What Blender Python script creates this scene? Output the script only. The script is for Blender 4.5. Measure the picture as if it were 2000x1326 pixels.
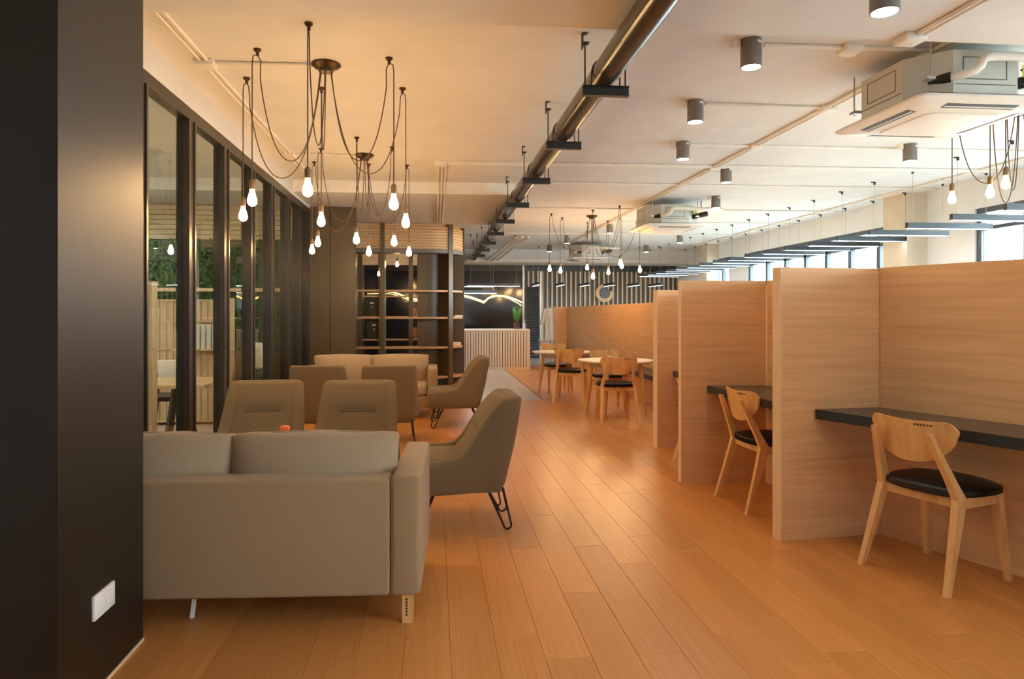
import bpy, bmesh, math, random
from mathutils import Vector, Matrix, noise
PI = math.pi
random.seed(7)
S = bpy.context.scene
C = S.collection
for o in list(bpy.data.objects): bpy.data.objects.remove(o)

# ---------------------------------------------------------------- camera, world, sun, exposure
cam_d = bpy.data.cameras.new('camera'); cam = bpy.data.objects.new('camera', cam_d); C.objects.link(cam)
cam.location = (0, 0, 1.30)
cam.rotation_euler = (PI/2, 0, -math.atan(.09))
cam_d.sensor_width = 36; cam_d.lens = 24.0
cam_d.shift_x = .0165; cam_d.shift_y = -.025
cam_d.clip_start = .05; cam_d.clip_end = 200
S.camera = cam
W = bpy.data.worlds.new('world'); S.world = W; W.use_nodes = True
wb = W.node_tree.nodes['Background']; wb.inputs[0].default_value = (.74, .87, 1, 1); wb.inputs[1].default_value = 9.5
S.view_settings.view_transform = 'Standard'; S.view_settings.look = 'None'
S.view_settings.gamma = 1; S.view_settings.use_curve_mapping = False
S.view_settings.exposure = 1.36
S.cycles.sample_clamp_indirect = 6
S.cycles.max_bounces = 10; S.cycles.diffuse_bounces = 5; S.cycles.glossy_bounces = 4; S.cycles.transmission_bounces = 8
S.cycles.caustics_reflective = False; S.cycles.caustics_refractive = False
BULB, SPOT, BAR, STRIP = 86, 57, 4.5, 3

# ---------------------------------------------------------------- materials
M = {}
def mat(name, col, rough=.6, metal=0, spec=.5, emit=None, strength=0):
    m = bpy.data.materials.new(name); m.use_nodes = True
    b = m.node_tree.nodes['Principled BSDF']
    b.inputs['Base Color'].default_value = (*col, 1); b.inputs['Roughness'].default_value = rough
    b.inputs['Metallic'].default_value = metal; b.inputs['Specular IOR Level'].default_value = spec
    if emit:
        b.inputs['Emission Color'].default_value = (*emit, 1); b.inputs['Emission Strength'].default_value = strength
    M[name] = m
    return m
def textured(name, cols, scale=(1, 1, 1), nscale=5, detail=5, rough=.6, spec=.5, bump=0, per_object=0, lo=.3, hi=.7, distortion=0, rough_var=0, metal=0, sheen=0):
    m = mat(name, cols[0], rough, metal, spec)
    nt = m.node_tree; N = nt.nodes; L = nt.links; b = N['Principled BSDF']
    tc = N.new('ShaderNodeTexCoord'); mp = N.new('ShaderNodeMapping'); mp.inputs['Scale'].default_value = scale
    L.new(tc.outputs['Object'], mp.inputs['Vector'])
    src = mp.outputs['Vector']
    if per_object:
        oi = N.new('ShaderNodeObjectInfo'); vm = N.new('ShaderNodeVectorMath'); vm.operation = 'MULTIPLY_ADD'
        L.new(oi.outputs['Random'], vm.inputs[0]); vm.inputs[1].default_value = (37, 91, 53); L.new(src, vm.inputs[2]); src = vm.outputs[0]
    nz = N.new('ShaderNodeTexNoise'); nz.inputs['Scale'].default_value = nscale; nz.inputs['Detail'].default_value = detail
    nz.inputs['Distortion'].default_value = distortion
    L.new(src, nz.inputs['Vector'])
    cr = N.new('ShaderNodeValToRGB'); e = cr.color_ramp.elements
    e[0].position = lo; e[0].color = (*cols[0], 1); e[1].position = hi; e[1].color = (*cols[-1], 1)
    for i, c in enumerate(cols[1:-1]):
        k = e.new(lo+(hi-lo)*(i+1)/(len(cols)-1)); k.color = (*c, 1)
    L.new(nz.outputs['Fac'], cr.inputs['Fac'])
    out = cr.outputs['Color']
    if per_object:
        hs = N.new('ShaderNodeHueSaturation'); mr = N.new('ShaderNodeMapRange')
        mr.inputs['To Min'].default_value = 1-per_object; mr.inputs['To Max'].default_value = 1+per_object
        L.new(oi.outputs['Random'], mr.inputs['Value']); L.new(mr.outputs[0], hs.inputs['Value']); L.new(out, hs.inputs['Color']); out = hs.outputs['Color']
    L.new(out, b.inputs['Base Color'])
    if rough_var:
        mr2 = N.new('ShaderNodeMapRange'); mr2.inputs['To Min'].default_value = rough-rough_var; mr2.inputs['To Max'].default_value = rough+rough_var
        L.new(nz.outputs['Fac'], mr2.inputs['Value']); L.new(mr2.outputs[0], b.inputs['Roughness'])
    if bump:
        bp = N.new('ShaderNodeBump'); bp.inputs['Strength'].default_value = bump; bp.inputs['Distance'].default_value = .004
        L.new(nz.outputs['Fac'], bp.inputs['Height']); L.new(bp.outputs[0], b.inputs['Normal'])
    if sheen:
        b.inputs['Sheen Weight'].default_value = sheen
    return m
textured('plaster', [(.72, .72, .715), (.77, .77, .765)], nscale=3, rough=.85, spec=.2, bump=.05)
textured('bulkhead_paint', [(.58, .565, .54), (.63, .615, .59)], nscale=3, rough=.85, spec=.2)
textured('white_wall', [(.80, .83, .86), (.84, .87, .90)], nscale=2, rough=.8, spec=.2)
textured('beige_column', [(.66, .58, .46), (.72, .64, .52)], nscale=3, rough=.8, spec=.2)
textured('floor_wood', [(.56, .222, .054), (.615, .258, .068), (.66, .295, .085)], scale=(26, .5, 1), nscale=4.0, detail=8, rough=.30, spec=.45, bump=.02, per_object=.10, lo=.28, hi=.74, distortion=.4, rough_var=.03)
textured('joint_dark', [(.30, .12, .04), (.36, .15, .05)], nscale=8, rough=.7)
textured('concrete_floor', [(.46, .42, .37), (.54, .49, .44)], nscale=1.5, rough=.3, spec=.5)
textured('laminate', [(.67, .375, .172), (.76, .44, .212), (.82, .50, .255)], scale=(.7, .7, 16), nscale=2.2, detail=9, rough=.55, spec=.35, lo=.28, hi=.74, distortion=.5)
textured('laminate_edge', [(.72, .52, .33), (.78, .58, .37)], scale=(20, 20, .8), nscale=3, rough=.5, spec=.35)
textured('birch', [(.62, .33, .115), (.72, .42, .17), (.78, .48, .21)], scale=(6, 6, .9), nscale=4, detail=6, rough=.45, spec=.4)
textured('shelf_wood', [(.56, .32, .16), (.66, .40, .22)], scale=(1, 6, 8), nscale=4, rough=.5)
textured('slat_wood', [(.74, .52, .30), (.82, .60, .36)], scale=(1, 1, 10), nscale=3, rough=.55)
textured('asphalt', [(.28, .29, .27), (.36, .37, .34)], nscale=.5, rough=.9)
textured('pale_slat', [(.78, .69, .58), (.85, .77, .67)], scale=(8, 8, .6), nscale=3, rough=.55)
textured('chair_fabric', [(.165, .116, .062), (.195, .138, .078)], nscale=260, detail=2, rough=.95, spec=.15, bump=.12, sheen=.1)
textured('fabric', [(.32, .215, .118), (.37, .255, .145)], nscale=260, detail=2, rough=.95, spec=.15, bump=.12, sheen=.15)
textured('fabric_light', [(.38, .275, .175), (.43, .315, .205)], nscale=260, detail=2, rough=.95, spec=.15, bump=.12, sheen=.15)
textured('seam_dark', [(.14, .105, .075), (.17, .13, .09)], nscale=60, rough=.95)
textured('dark_paint', [(.092, .064, .033), (.108, .077, .041)], nscale=2, rough=.36, spec=.5)
textured('pillar_paint', [(.015, .009, .006), (.020, .013, .009)], nscale=2, rough=.40, spec=.42)
textured('frame_dark', [(.028, .024, .02), (.036, .03, .026)], nscale=3, rough=.28, spec=.5)
textured('black_metal', [(.014, .012, .011), (.02, .018, .016)], nscale=12, rough=.4)
textured('black_pipe', [(.03, .027, .024), (.045, .04, .036)], scale=(1, .3, 1), nscale=6, rough=.22, spec=.6)
textured('desk_top', [(.055, .045, .038), (.07, .058, .05)], nscale=10, rough=.3, spec=.5)
textured('desk_edge', [(.02, .024, .026), (.028, .032, .034)], nscale=10, rough=.3)
textured('leather', [(.012, .010, .012), (.02, .017, .02)], nscale=60, rough=.38, spec=.5, bump=.05)
textured('white_plastic', [(.78, .75, .71), (.83, .80, .76)], nscale=6, rough=.45)
textured('ac_white', [(.70, .66, .61), (.74, .70, .66)], nscale=4, rough=.45)
textured('ac_metal', [(.50, .50, .45), (.57, .57, .52)], nscale=4, rough=.5, metal=.15)
textured('conduit', [(.76, .72, .66), (.82, .78, .72)], nscale=8, rough=.5)
textured('bronze', [(.06, .04, .022), (.10, .065, .035)], nscale=12, rough=.35, metal=.8)
textured('cord', [(.07, .04, .02), (.10, .055, .03)], nscale=100, rough=.8)
textured('socket_brown', [(.16, .10, .05), (.22, .14, .07)], nscale=12, rough=.4, metal=.4)
textured('lamp_grey', [(.17, .15, .135), (.20, .18, .16)], nscale=10, rough=.45)
textured('bar_grey', [(.022, .028, .033), (.03, .036, .042)], nscale=6, rough=.4)
textured('window_frame', [(.075, .10, .13), (.095, .12, .15)], nscale=4, rough=.4)
textured('slate_wall', [(.085, .088, .092), (.11, .112, .115)], nscale=2, rough=.5)
textured('gloss_black', [(.018, .018, .02), (.026, .026, .028)], nscale=1, rough=.09, spec=.6)
textured('louvre_black', [(.055, .052, .048), (.075, .07, .066)], nscale=6, rough=.4)
textured('silver', [(.42, .40, .37), (.5, .48, .45)], nscale=5, rough=.3, metal=.8)
textured('leaf', [(.015, .045, .008), (.045, .11, .018), (.13, .22, .06)], nscale=9, rough=.55, lo=.25, hi=.75)
textured('plant_leaf', [(.10, .30, .04), (.22, .50, .09)], nscale=12, rough=.5)
textured('pot_brown', [(.07, .035, .02), (.10, .05, .03)], nscale=6, rough=.5)
textured('green_box', [(.035, .037, .015), (.05, .052, .022)], nscale=6, rough=.6)
textured('red_box', [(.20, .03, .01), (.45, .22, .08)], nscale=34, detail=2, rough=.6, lo=.42, hi=.55)
textured('paper', [(.76, .70, .64), (.84, .78, .72)], nscale=8, rough=.7)
textured('cloth_white', [(.74, .69, .62), (.82, .77, .70)], nscale=6, rough=.9, bump=.2)
textured('blue_white', [(.60, .62, .78), (.68, .70, .84)], nscale=5, rough=.4)
textured('yellow_tag', [(.80, .72, .02), (.85, .78, .05)], nscale=5, rough=.5)
textured('orange_cup', [(.85, .15, .03), (.95, .22, .05)], nscale=5, rough=.5)
textured('table_white', [(.80, .72, .60), (.85, .77, .65)], nscale=6, rough=.35)
textured('mark_dark', [(.05, .025, .01), (.08, .04, .02)], nscale=20, rough=.7)
textured('screen_wood', [(.62, .42, .24), (.70, .49, .29)], scale=(6, 6, .7), nscale=4, rough=.5)
mat('bulb_lit', (1, .8, .5), .3, emit=(1, .585, .235), strength=BULB)
mat('bulb_soft', (1, .8, .5), .3, emit=(1, .62, .28), strength=BULB*.2)
mat('bulb_dim', (1, .7, .3), .3, emit=(1, .55, .2), strength=2.0)
mat('spot_lit', (1, .9, .8), .3, emit=(1, .91, .79), strength=SPOT)
mat('bar_lit', (.9, .95, 1), .3, emit=(.70, .86, 1), strength=BAR)
mat('office_fill_lit', (.9, .95, 1), .3, emit=(1, .92, .78), strength=62)  # glow of the fill lamps added behind the glass
mat('reception_lit', (.9, .95, 1), .3, emit=(.86, .92, 1), strength=20)
mat('strip_lit', (1, .7, .3), .3, emit=(1, .55, .14), strength=STRIP)
def glass(name, col=(1, 1, 1)):
    m = bpy.data.materials.new(name); m.use_nodes = True; nt = m.node_tree; N = nt.nodes; L = nt.links
    N.remove(N['Principled BSDF']); out = N['Material Output']
    t = N.new('ShaderNodeBsdfTransparent'); t.inputs[0].default_value = (*col, 1)
    g = N.new('ShaderNodeBsdfGlossy'); g.inputs['Roughness'].default_value = .01
    f = N.new('ShaderNodeFresnel'); f.inputs['IOR'].default_value = 1.5; ge = N.new('ShaderNodeNewGeometry'); sb = N.new('ShaderNodeMath'); sb.operation = 'SUBTRACT'; sb.use_clamp = True
    L.new(f.outputs[0], sb.inputs[0]); L.new(ge.outputs['Backfacing'], sb.inputs[1])
    mx = N.new('ShaderNodeMixShader'); L.new(sb.outputs[0], mx.inputs[0]); L.new(t.outputs[0], mx.inputs[1]); L.new(g.outputs[0], mx.inputs[2])
    L.new(mx.outputs[0], out.inputs['Surface']); M[name] = m
glass('glass', (.90, .95, .92)); glass('clear_glass', (.93, .97, .95))

# ---------------------------------------------------------------- mesh helpers
def rotz(a): return Matrix.Rotation(a, 4, 'Z')
class MB:
    def __init__(s): s.v = []; s.f = []; s.sm = []
    def add(s, vs, fs, smooth=False):
        n = len(s.v); s.v += [tuple(p) for p in vs]; s.f += [tuple(i+n for i in f) for f in fs]; s.sm += [smooth]*len(fs); return s
    def box(s, c, d, m=None):
        x, y, z = d[0]/2, d[1]/2, d[2]/2
        vs = [Vector((c[0]+i*x, c[1]+j*y, c[2]+k*z)) for i in (-1, 1) for j in (-1, 1) for k in (-1, 1)]
        if m is not None: vs = [Vector(c)+m @ (p-Vector(c)) for p in vs]
        return s.add(vs, [(0, 1, 3, 2), (4, 6, 7, 5), (0, 4, 5, 1), (2, 3, 7, 6), (0, 2, 6, 4), (1, 5, 7, 3)])
    def bb(s, x0, x1, y0, y1, z0, z1): return s.box(((x0+x1)/2, (y0+y1)/2, (z0+z1)/2), (x1-x0, y1-y0, z1-z0))
    def rbox(s, c, d, r, seg=3, m=None, fn=None, cuts=0):
        bm = bmesh.new(); bmesh.ops.create_cube(bm, size=1)
        for v in bm.verts: v.co = Vector((v.co.x*d[0], v.co.y*d[1], v.co.z*d[2]))
        if cuts: bmesh.ops.subdivide_edges(bm, edges=bm.edges[:], cuts=cuts, use_grid_fill=True)
        sharp = [e for e in bm.edges if len(e.link_faces) == 2 and e.calc_face_angle() > .5]
        bmesh.ops.bevel(bm, geom=sharp, offset=r, segments=seg, affect='EDGES', profile=.5)
        bm.verts.index_update()
        vs = []
        for v in bm.verts:
            p = v.co.copy()
            if fn: p = fn(p)
            if m is not None: p = m @ p
            vs.append(p+Vector(c))
        s.add(vs, [tuple(v.index for v in f.verts) for f in bm.faces], True); bm.free(); return s
    def ring(s, pts, rad, seg=8, caps=True, smooth=True):
        pts = [Vector(p) for p in pts]; n = len(pts); rad = rad if isinstance(rad, (list, tuple)) else [rad]*n
        base = len(s.v); up = None; vs = []
        for i, p in enumerate(pts):
            d = (pts[min(i+1, n-1)]-pts[max(i-1, 0)]).normalized()
            if up is None: up = d.orthogonal().normalized()
            up = (up-d*up.dot(d))
            if up.length < 1e-5: up = d.orthogonal()
            up.normalize(); sd = d.cross(up)
            for k in range(seg):
                a = 2*PI*(k+.5)/seg; vs.append(p+(up*math.cos(a)+sd*math.sin(a))*rad[i])
        fs = [(i*seg+k, i*seg+(k+1) % seg, (i+1)*seg+(k+1) % seg, (i+1)*seg+k) for i in range(n-1) for k in range(seg)]
        s.add(vs, fs, smooth)
        if caps: s.add([vs[k] for k in range(seg)], [tuple(range(seg))[::-1]]); s.add([vs[-seg+k] for k in range(seg)], [tuple(range(seg))])
        return s
    tube = ring
    def cyl(s, a, b, r, seg=16, r2=None): return s.ring([a, b], [r, r if r2 is None else r2], seg)
    def bar(s, a, b, w, h, side=None):
        a, b = Vector(a), Vector(b); d = (b-a).normalized(); sd = Vector(side) if side else d.orthogonal()
        sd = (sd-d*sd.dot(d)).normalized(); u = d.cross(sd)
        w2 = w if isinstance(w, tuple) else (w, w); h2 = h if isinstance(h, tuple) else (h, h)
        vs = [p+sd*i*ww/2+u*j*hh/2 for p, ww, hh in ((a, w2[0], h2[0]), (b, w2[1], h2[1])) for i, j in ((-1, -1), (1, -1), (1, 1), (-1, 1))]
        return s.add(vs, [(3, 2, 1, 0), (4, 5, 6, 7)]+[(k, (k+1) % 4, (k+1) % 4+4, k+4) for k in range(4)])
    def lathe(s, prof, seg=20, c=(0, 0, 0)):
        vs = [(c[0]+r*math.cos(2*PI*k/seg), c[1]+r*math.sin(2*PI*k/seg), c[2]+z) for r, z in prof for k in range(seg)]
        return s.add(vs, [(i*seg+k, i*seg+(k+1) % seg, (i+1)*seg+(k+1) % seg, (i+1)*seg+k) for i in range(len(prof)-1) for k in range(seg)], True)
    def prism(s, poly, z0, z1):
        n = len(poly); vs = [(x, y, z0) for x, y in poly]+[(x, y, z1) for x, y in poly]
        return s.add(vs, [tuple(range(n))[::-1], tuple(range(n, 2*n))]+[(k, (k+1) % n, (k+1) % n+n, k+n) for k in range(n)])
    def sweep(s, path, prof, smooth=False):
        # path: plan points; prof: closed list of (outward offset, z)
        n = len(path); m = len(prof); vs = []
        for i, p in enumerate(path):
            a = Vector(path[max(i-1, 0)]); b = Vector(path[min(i+1, n-1)]); d = (b-a).normalized(); nn = Vector((d.y, -d.x))
            for o, z in prof: vs.append((p[0]+nn.x*o, p[1]+nn.y*o, z))
        fs = [(i*m+k, (i+1)*m+k, (i+1)*m+(k+1) % m, i*m+(k+1) % m) for i in range(n-1) for k in range(m)]
        s.add(vs, fs, smooth); s.add(vs[:m], [tuple(range(m))]); s.add(vs[-m:], [tuple(range(m))[::-1]]); return s
    def mesh(s, name, material, ang=40):
        me = bpy.data.meshes.new(name); me.from_pydata(s.v, [], s.f); me.materials.append(M[material])
        bm = bmesh.new(); bm.from_mesh(me); bmesh.ops.remove_doubles(bm, verts=bm.verts[:], dist=1e-5); bmesh.ops.recalc_face_normals(bm, faces=bm.faces[:])
        bm.to_mesh(me); bm.free()
        if any(s.sm): me.shade_smooth(); me.set_sharp_from_angle(angle=math.radians(ang))
        return me
def obj(name, mb, material, parent=None, label=None, loc=None, rz=0, ang=40):
    me = mb.mesh(name, material, ang) if isinstance(mb, MB) else mb
    o = bpy.data.objects.new(name, me); C.objects.link(o)
    if parent: o.parent = parent
    if label: o['label'] = label
    if loc: o.location = loc
    if rz: o.rotation_euler = (0, 0, rz)
    return o
def thing(name, label, cat, loc=(0, 0, 0), rz=0, group=None):
    o = bpy.data.objects.new(name, None); C.objects.link(o); o.location = loc; o.rotation_euler = (0, 0, rz); o.empty_display_size = .1
    return tag(o, label, cat, group)
def tag(o, label, cat, group=None):
    o['label'] = label; o['category'] = cat
    if group: o['group'] = group
    return o
def struct(name, mb=None, material=None):
    o = obj(name, mb, material) if mb else bpy.data.objects.new(name, None)
    if not mb: C.objects.link(o)
    o['kind'] = 'structure'; return o
def dup(src, label, loc, rz=0, group=None):
    def cp(o, par):
        c = o.copy(); C.objects.link(c)
        if par: c.parent = par
        for ch in [x for x in bpy.data.objects if x.parent == o]: cp(ch, c)
        return c
    r = cp(src, None); r.location = loc; r.rotation_euler = (0, 0, rz); r['label'] = label
    if group: r['group'] = group
    return r
ORD = ['first', 'second', 'third', 'fourth', 'fifth', 'sixth', 'seventh', 'eighth', 'ninth', 'tenth', 'eleventh', 'twelfth', 'thirteenth', 'fourteenth', 'fifteenth', 'sixteenth', 'seventeenth', 'eighteenth']

# ---------------------------------------------------------------- room shell
XR, XL, YB, YF, ZC = 7.3, -6.0, 20.0, -4.0, 3.10
struct('ceiling', MB().bb(XL-.2, XR+.3, YF-.2, YB+.3, ZC, ZC+.2), 'plaster')
floor = struct('floor', MB().bb(XL-.2, XR+.3, YF-.2, YB+.3, -.12, -.012), 'joint_dark')
PW, PL = .178, 1.22
n_pl = 0; far = MB(); rnd = random.Random(3)
def wood_end(x): return -9 if x > 3.56 else 16.9 if x > 1.65 else 10.2
plank_mesh = {}
def plank(x0, x1, y0, y1, stuff):
    g = .0004; b = .0012; x0 += g; x1 -= g; y0 += g; y1 -= g
    vs = [(x0, y0, -.011), (x1, y0, -.011), (x1, y1, -.011), (x0, y1, -.011), (x0, y0, -b), (x1, y0, -b), (x1, y1, -b), (x0, y1, -b), (x0+b, y0+b, 0), (x1-b, y0+b, 0), (x1-b, y1-b, 0), (x0+b, y1-b, 0)]
    fs = [(0, 1, 5, 4), (1, 2, 6, 5), (2, 3, 7, 6), (3, 0, 4, 7), (4, 5, 9, 8), (5, 6, 10, 9), (6, 7, 11, 10), (7, 4, 8, 11), (8, 9, 10, 11)]
    if stuff: far.add(vs, fs); return
    cx, cy = (x0+x1)/2, (y0+y1)/2
    obj('plank', MB().add([(x-cx, y-cy, z) for x, y, z in vs], fs), 'floor_wood', floor, loc=(cx, cy, 0))
rows = []
x = -2.072
while x < 3.55:
    y = YF - rnd.random()*PL
    while y < wood_end(x+PW/2):
        y1 = min(y+PL, wood_end(x+PW/2)); rows.append((max(x, -2.0), min(x+PW, 3.62), max(y, YF), y1)); y += PL
    x += PW
def seen(r):
    x0, x1, y0, y1 = r
    if y1 < 2.3 or y0 > 9.9: return False
    xm, ym = (x0+x1)/2, (y0+y1)/2
    if xm > 3.1 or xm < -2: return False
    if xm < -.1 and ym < 6.4 and not (ym < 3.1 and xm > -1.2): return False
    if xm < -1.0: return False
    if xm > 2.65 and ym > 4: return False
    return True
for r in rows:
    s_ = seen(r) and n_pl < 295
    n_pl += s_
    plank(*r, not s_)
o = obj('far_planks', far, 'floor_wood', floor); o['kind'] = 'stuff'
cf = MB()
for x0, x1, y0, y1 in ((XL, -2.0, YF, 10.2), (XL, 1.65, 10.2, YB), (1.65, 3.62, 16.9, YB), (3.62, XR, YF, YB)): cf.bb(x0, x1, y0, y1, -.011, -.001)  # window-side and glazed-room strips added in grey to neutralise bounced light
struct('floor_concrete', cf, 'concrete_floor')
struct('ground_unseen', MB().bb(XR+.3, 90, -60, 90, -3.6, -3.5), 'asphalt')  # unseen ground, added to cut the light reaching the ceiling from below
# ceiling beams
struct('ceiling_beam_near', MB().bb(XL, XR, 2.75, 3.86, 2.94, ZC), 'plaster')
struct('ceiling_beam_far', MB().bb(XL, 1.12, 9.36, 12.56, 2.94, ZC), 'plaster')
struct('ceiling_beam_rear', MB().bb(-1.98, XR, 18.9, YB, 2.735, ZC), 'plaster')
# near dark pillar and the left side
pil = struct('wall_near_left', MB().bb(-3.2, -1.153, 2.215, 2.835, 0, ZC), 'pillar_paint')
obj('baseboard', MB().bb(-1.153, -1.149, 2.215, 2.835, 0, .012), 'laminate_edge', pil)
struct('wall_front', MB().bb(XL-.2, XR+.2, YF-.2, YF, 0, ZC), 'white_wall')
struct('wall_far_left', MB().bb(XL-.2, XL, YF, YB, 0, ZC), 'white_wall')
struct('wall_left_bulkhead', MB().bb(-1.99, -1.88, 2.835, 10.64, 2.90, ZC), 'bulkhead_paint')
struct('wall_left_rear', MB().bb(-2.1, -1.98, 10.78, YB, 0, 2.94), 'dark_paint')
dw = struct('wall_dark', MB().bb(XL, -1.2, 10.66, 10.78, 0, 2.94), 'frame_dark')
for x0, x1 in ((-1.985, -1.585), (-1.575, -1.205)):
    obj('panel', MB().bb(x0, x1, 10.635, 10.66, .08, 2.935), 'dark_paint', dw)
obj('baseboard', MB().bb(-1.985, -1.205, 10.63, 10.66, 0, .08), 'frame_dark', dw)
for k in range(7): obj('reflected_cornice_slat', MB().bb(XL, -2.05, 10.60, 10.66, 2.42+.074*k, 2.42+.074*k+.066), 'slat_wood', dw)  # slats stand in for the bookcase cornice reflected in the glass
# glazed partition on the left
win = struct('window_1')
GX = -1.93
Ym = [3.05, 3.80, 4.60, 5.51, 6.40, 7.30, 8.19, 9.10, 9.85, 10.60]
def frame(name, x0, x1, y0, y1, z0, z1): return obj(name, MB().bb(x0, x1, y0, y1, z0, z1), 'frame_dark', win)
frame('head_rail', GX-.045, GX+.045, 2.84, 10.63, 2.81, 2.90)
frame('bottom_rail', GX-.045, GX+.045, 2.84, 10.63, 0, .09)
for i, y in enumerate(Ym):
    o = frame('mullion', GX-.05, GX+.05, y-.045, y+.045, .09, 2.81)
    obj('stop_bead', MB().bb(GX-.02, GX+.062, y+.048, y+.075, .09, 2.81), 'frame_dark', o)
for y0, y1 in zip(Ym[:-1], Ym[1:]):
    obj('pane', MB().bb(GX-.004, GX+.004, y0+.045, y1-.045, .09, 2.81), 'glass', win)
# right wall with windows
wr = struct('wall_right')
def wseg(name, y0, y1, z0, z1, mt='white_wall', x0=XR, x1=XR+.22): return obj(name, MB().bb(x0, x1, y0, y1, z0, z1), mt, wr)
wseg('wall_below_windows', YF, YB, 0, .85); wseg('wall_above_windows', YF, YB, 2.72, ZC)
wseg('wall_pier', 8.63, 10.10, .85, 2.72); wseg('wall_pier', 15.35, 16.35, .85, 2.72); wseg('wall_pier', 17.2, YB, .85, 2.72); wseg('wall_pier', YF, -3.2, .85, 2.72)
struct('column_near', MB().bb(XR-.32, XR, 9.52, 10.06, 0, ZC), 'beige_column'); struct('column_far', MB().bb(XR-.30, XR, 17.0, 17.5, 0, ZC), 'beige_column')
for k, (y0, y1, ys) in enumerate(((-3.2, 8.63, [-2, -.9, .2, 1.3, 2.4, 3.5, 4.6, 5.7, 6.8, 7.85]), (10.10, 15.35, [10.69, 11.47, 12.2, 12.93, 13.7, 14.5]), (16.35, 17.2, [16.8]))):
    w = struct('window_%d' % (k+2))
    fr = lambda nm, a, b, z0, z1: obj(nm, MB().bb(XR+.03, XR+.11, a, b, z0, z1), 'window_frame', w)
    fr('head_rail', y0, y1, 2.65, 2.72); fr('sill_rail', y0, y1, .85, .93)
    fr('jamb', y0, y0+.08, .93, 2.65); fr('jamb', y1-.08, y1, .93, 2.65)
    ed = [y0+.08]
    for y in ys: fr('mullion', y-.045, y+.045, .93, 2.65); ed += [y-.045, y+.045]
    ed.append(y1-.08)
    for a, b in zip(ed[::2], ed[1::2]): obj('pane', MB().bb(XR+.06, XR+.068, a, b, .93, 2.65), 'clear_glass', w)
    if k < 2: fr('transom', y0+.08, y1-.08, 2.42, 2.47)
# back wall: slat wall, gloss wall, louvre door
wbk = struct('wall_back', MB().bb(XL, XR+.2, YB, YB+.2, 0, ZC), 'slate_wall')
x = 2.78; i = 0
while x < 7.25:
    z0 = 2.10 if x < 3.2 else .08
    obj('slat', MB().bb(x-.022, x+.022, YB-.05, YB, z0, 2.56), 'slat_wood', wbk); x += .1415
obj('top_board', MB().bb(2.66, XR, YB-.06, YB, 2.56, 2.73), 'frame_dark', wbk)
obj('gloss_panel', MB().bb(-1.98, 2.60, YB-.05, YB, 0, 2.56), 'gloss_black', wbk)
obj('top_board', MB().bb(-1.98, 2.60, YB-.08, YB, 2.56, 2.73), 'frame_dark', wbk)
obj('edge_trim', MB().bb(2.60, 2.655, YB-.10, YB, 0, 2.73), 'silver', wbk)
dr = struct('door_1')
obj('door_leaf', MB().bb(2.68, 3.10, YB-.04, YB, 0, 2.08), 'black_metal', dr)
for s_ in (2.68, 3.075): obj('stile', MB().bb(s_, s_+.035, YB-.09, YB-.04, 0, 2.08), 'louvre_black', dr)
for i in range(26):
    z = .06+i*.078
    obj('louvre', MB().box((2.895, YB-.07, z+.03), (.36, .012, .062), Matrix.Rotation(math.radians(-32), 3, 'X')), 'louvre_black', dr)
obj('door_frame', MB().bb(3.115, 3.165, YB-.10, YB, 0, 2.56), 'silver', dr)

# ---------------------------------------------------------------- booths
def extr(name, poly, z0, z1, mt, label, cat, edge=None):
    t = thing(name, label, cat, (poly[0][0], poly[0][1], 0))
    ox, oy = poly[0]
    obj('panel', MB().prism([(a-ox, b-oy) for a, b in poly], z0, z1), mt, t)
    return t, ox, oy
def divider(f, c, t_, h, label):
    f, c = Vector(f), Vector(c); d = (c-f).normalized(); n = Vector((-d.y, d.x))
    if n.y < 0: n = -n
    th = thing('booth_divider', label, 'partition', (f.x, f.y, 0))
    q = [(0, 0), tuple(c-f), tuple(c-f+n*t_), tuple(n*t_)]
    e = d*.004
    obj('panel', MB().prism([tuple(e), q[1], q[2], tuple(Vector(q[3])+e)], 0, h), 'laminate', th)
    obj('edge_band', MB().prism([(0, 0), tuple(e), tuple(Vector(q[3])+e), q[3]], 0, h), 'laminate_edge', th)
    return th
def screen(a, b, t_, h, label, name='booth_screen'):
    a, b = Vector(a), Vector(b); d = (b-a).normalized(); n = Vector((d.y, -d.x))
    if n.x < 0: n = -n
    th = thing(name, label, 'partition', (a.x, a.y, 0))
    obj('panel', MB().prism([(0, 0), tuple(b-a), tuple(b-a+n*t_), tuple(n*t_)], 0, h), 'laminate', th)
    return th
divider((1.977, 3.741), (2.636, 3.814), .08, 1.568, 'wood laminate divider nearest the camera, beside the large desk chair')
divider((1.895, 5.102), (2.553, 5.058), .07, 1.556, 'wood laminate divider behind the second desk chair, middle of the three dividers')
divider((2.150, 6.425), (3.44, 6.60), .09, 1.532, 'farthest of the three wood laminate dividers, next to the round tables')
screen((2.622, 3.806), (3.53, 1.57), .06, 1.572, 'wood laminate screen wall behind the nearest desk and chair')
screen((2.590, 3.90), (2.558, 5.054), .06, 1.556, 'wood laminate screen wall between the nearest and middle dividers')
screen((2.80, 5.16), (2.76, 6.46), .06, 1.54, 'wood laminate screen wall between the middle and farthest dividers')
screen((3.45, 6.70), (3.45, 17.52), .06, 1.48, 'long wood laminate screen wall behind the round tables', 'dining_screen')
divider((3.10, 17.45), (3.44, 17.45), .06, 1.48, 'short end panel closing the long screen wall by the slat wall')
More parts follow.
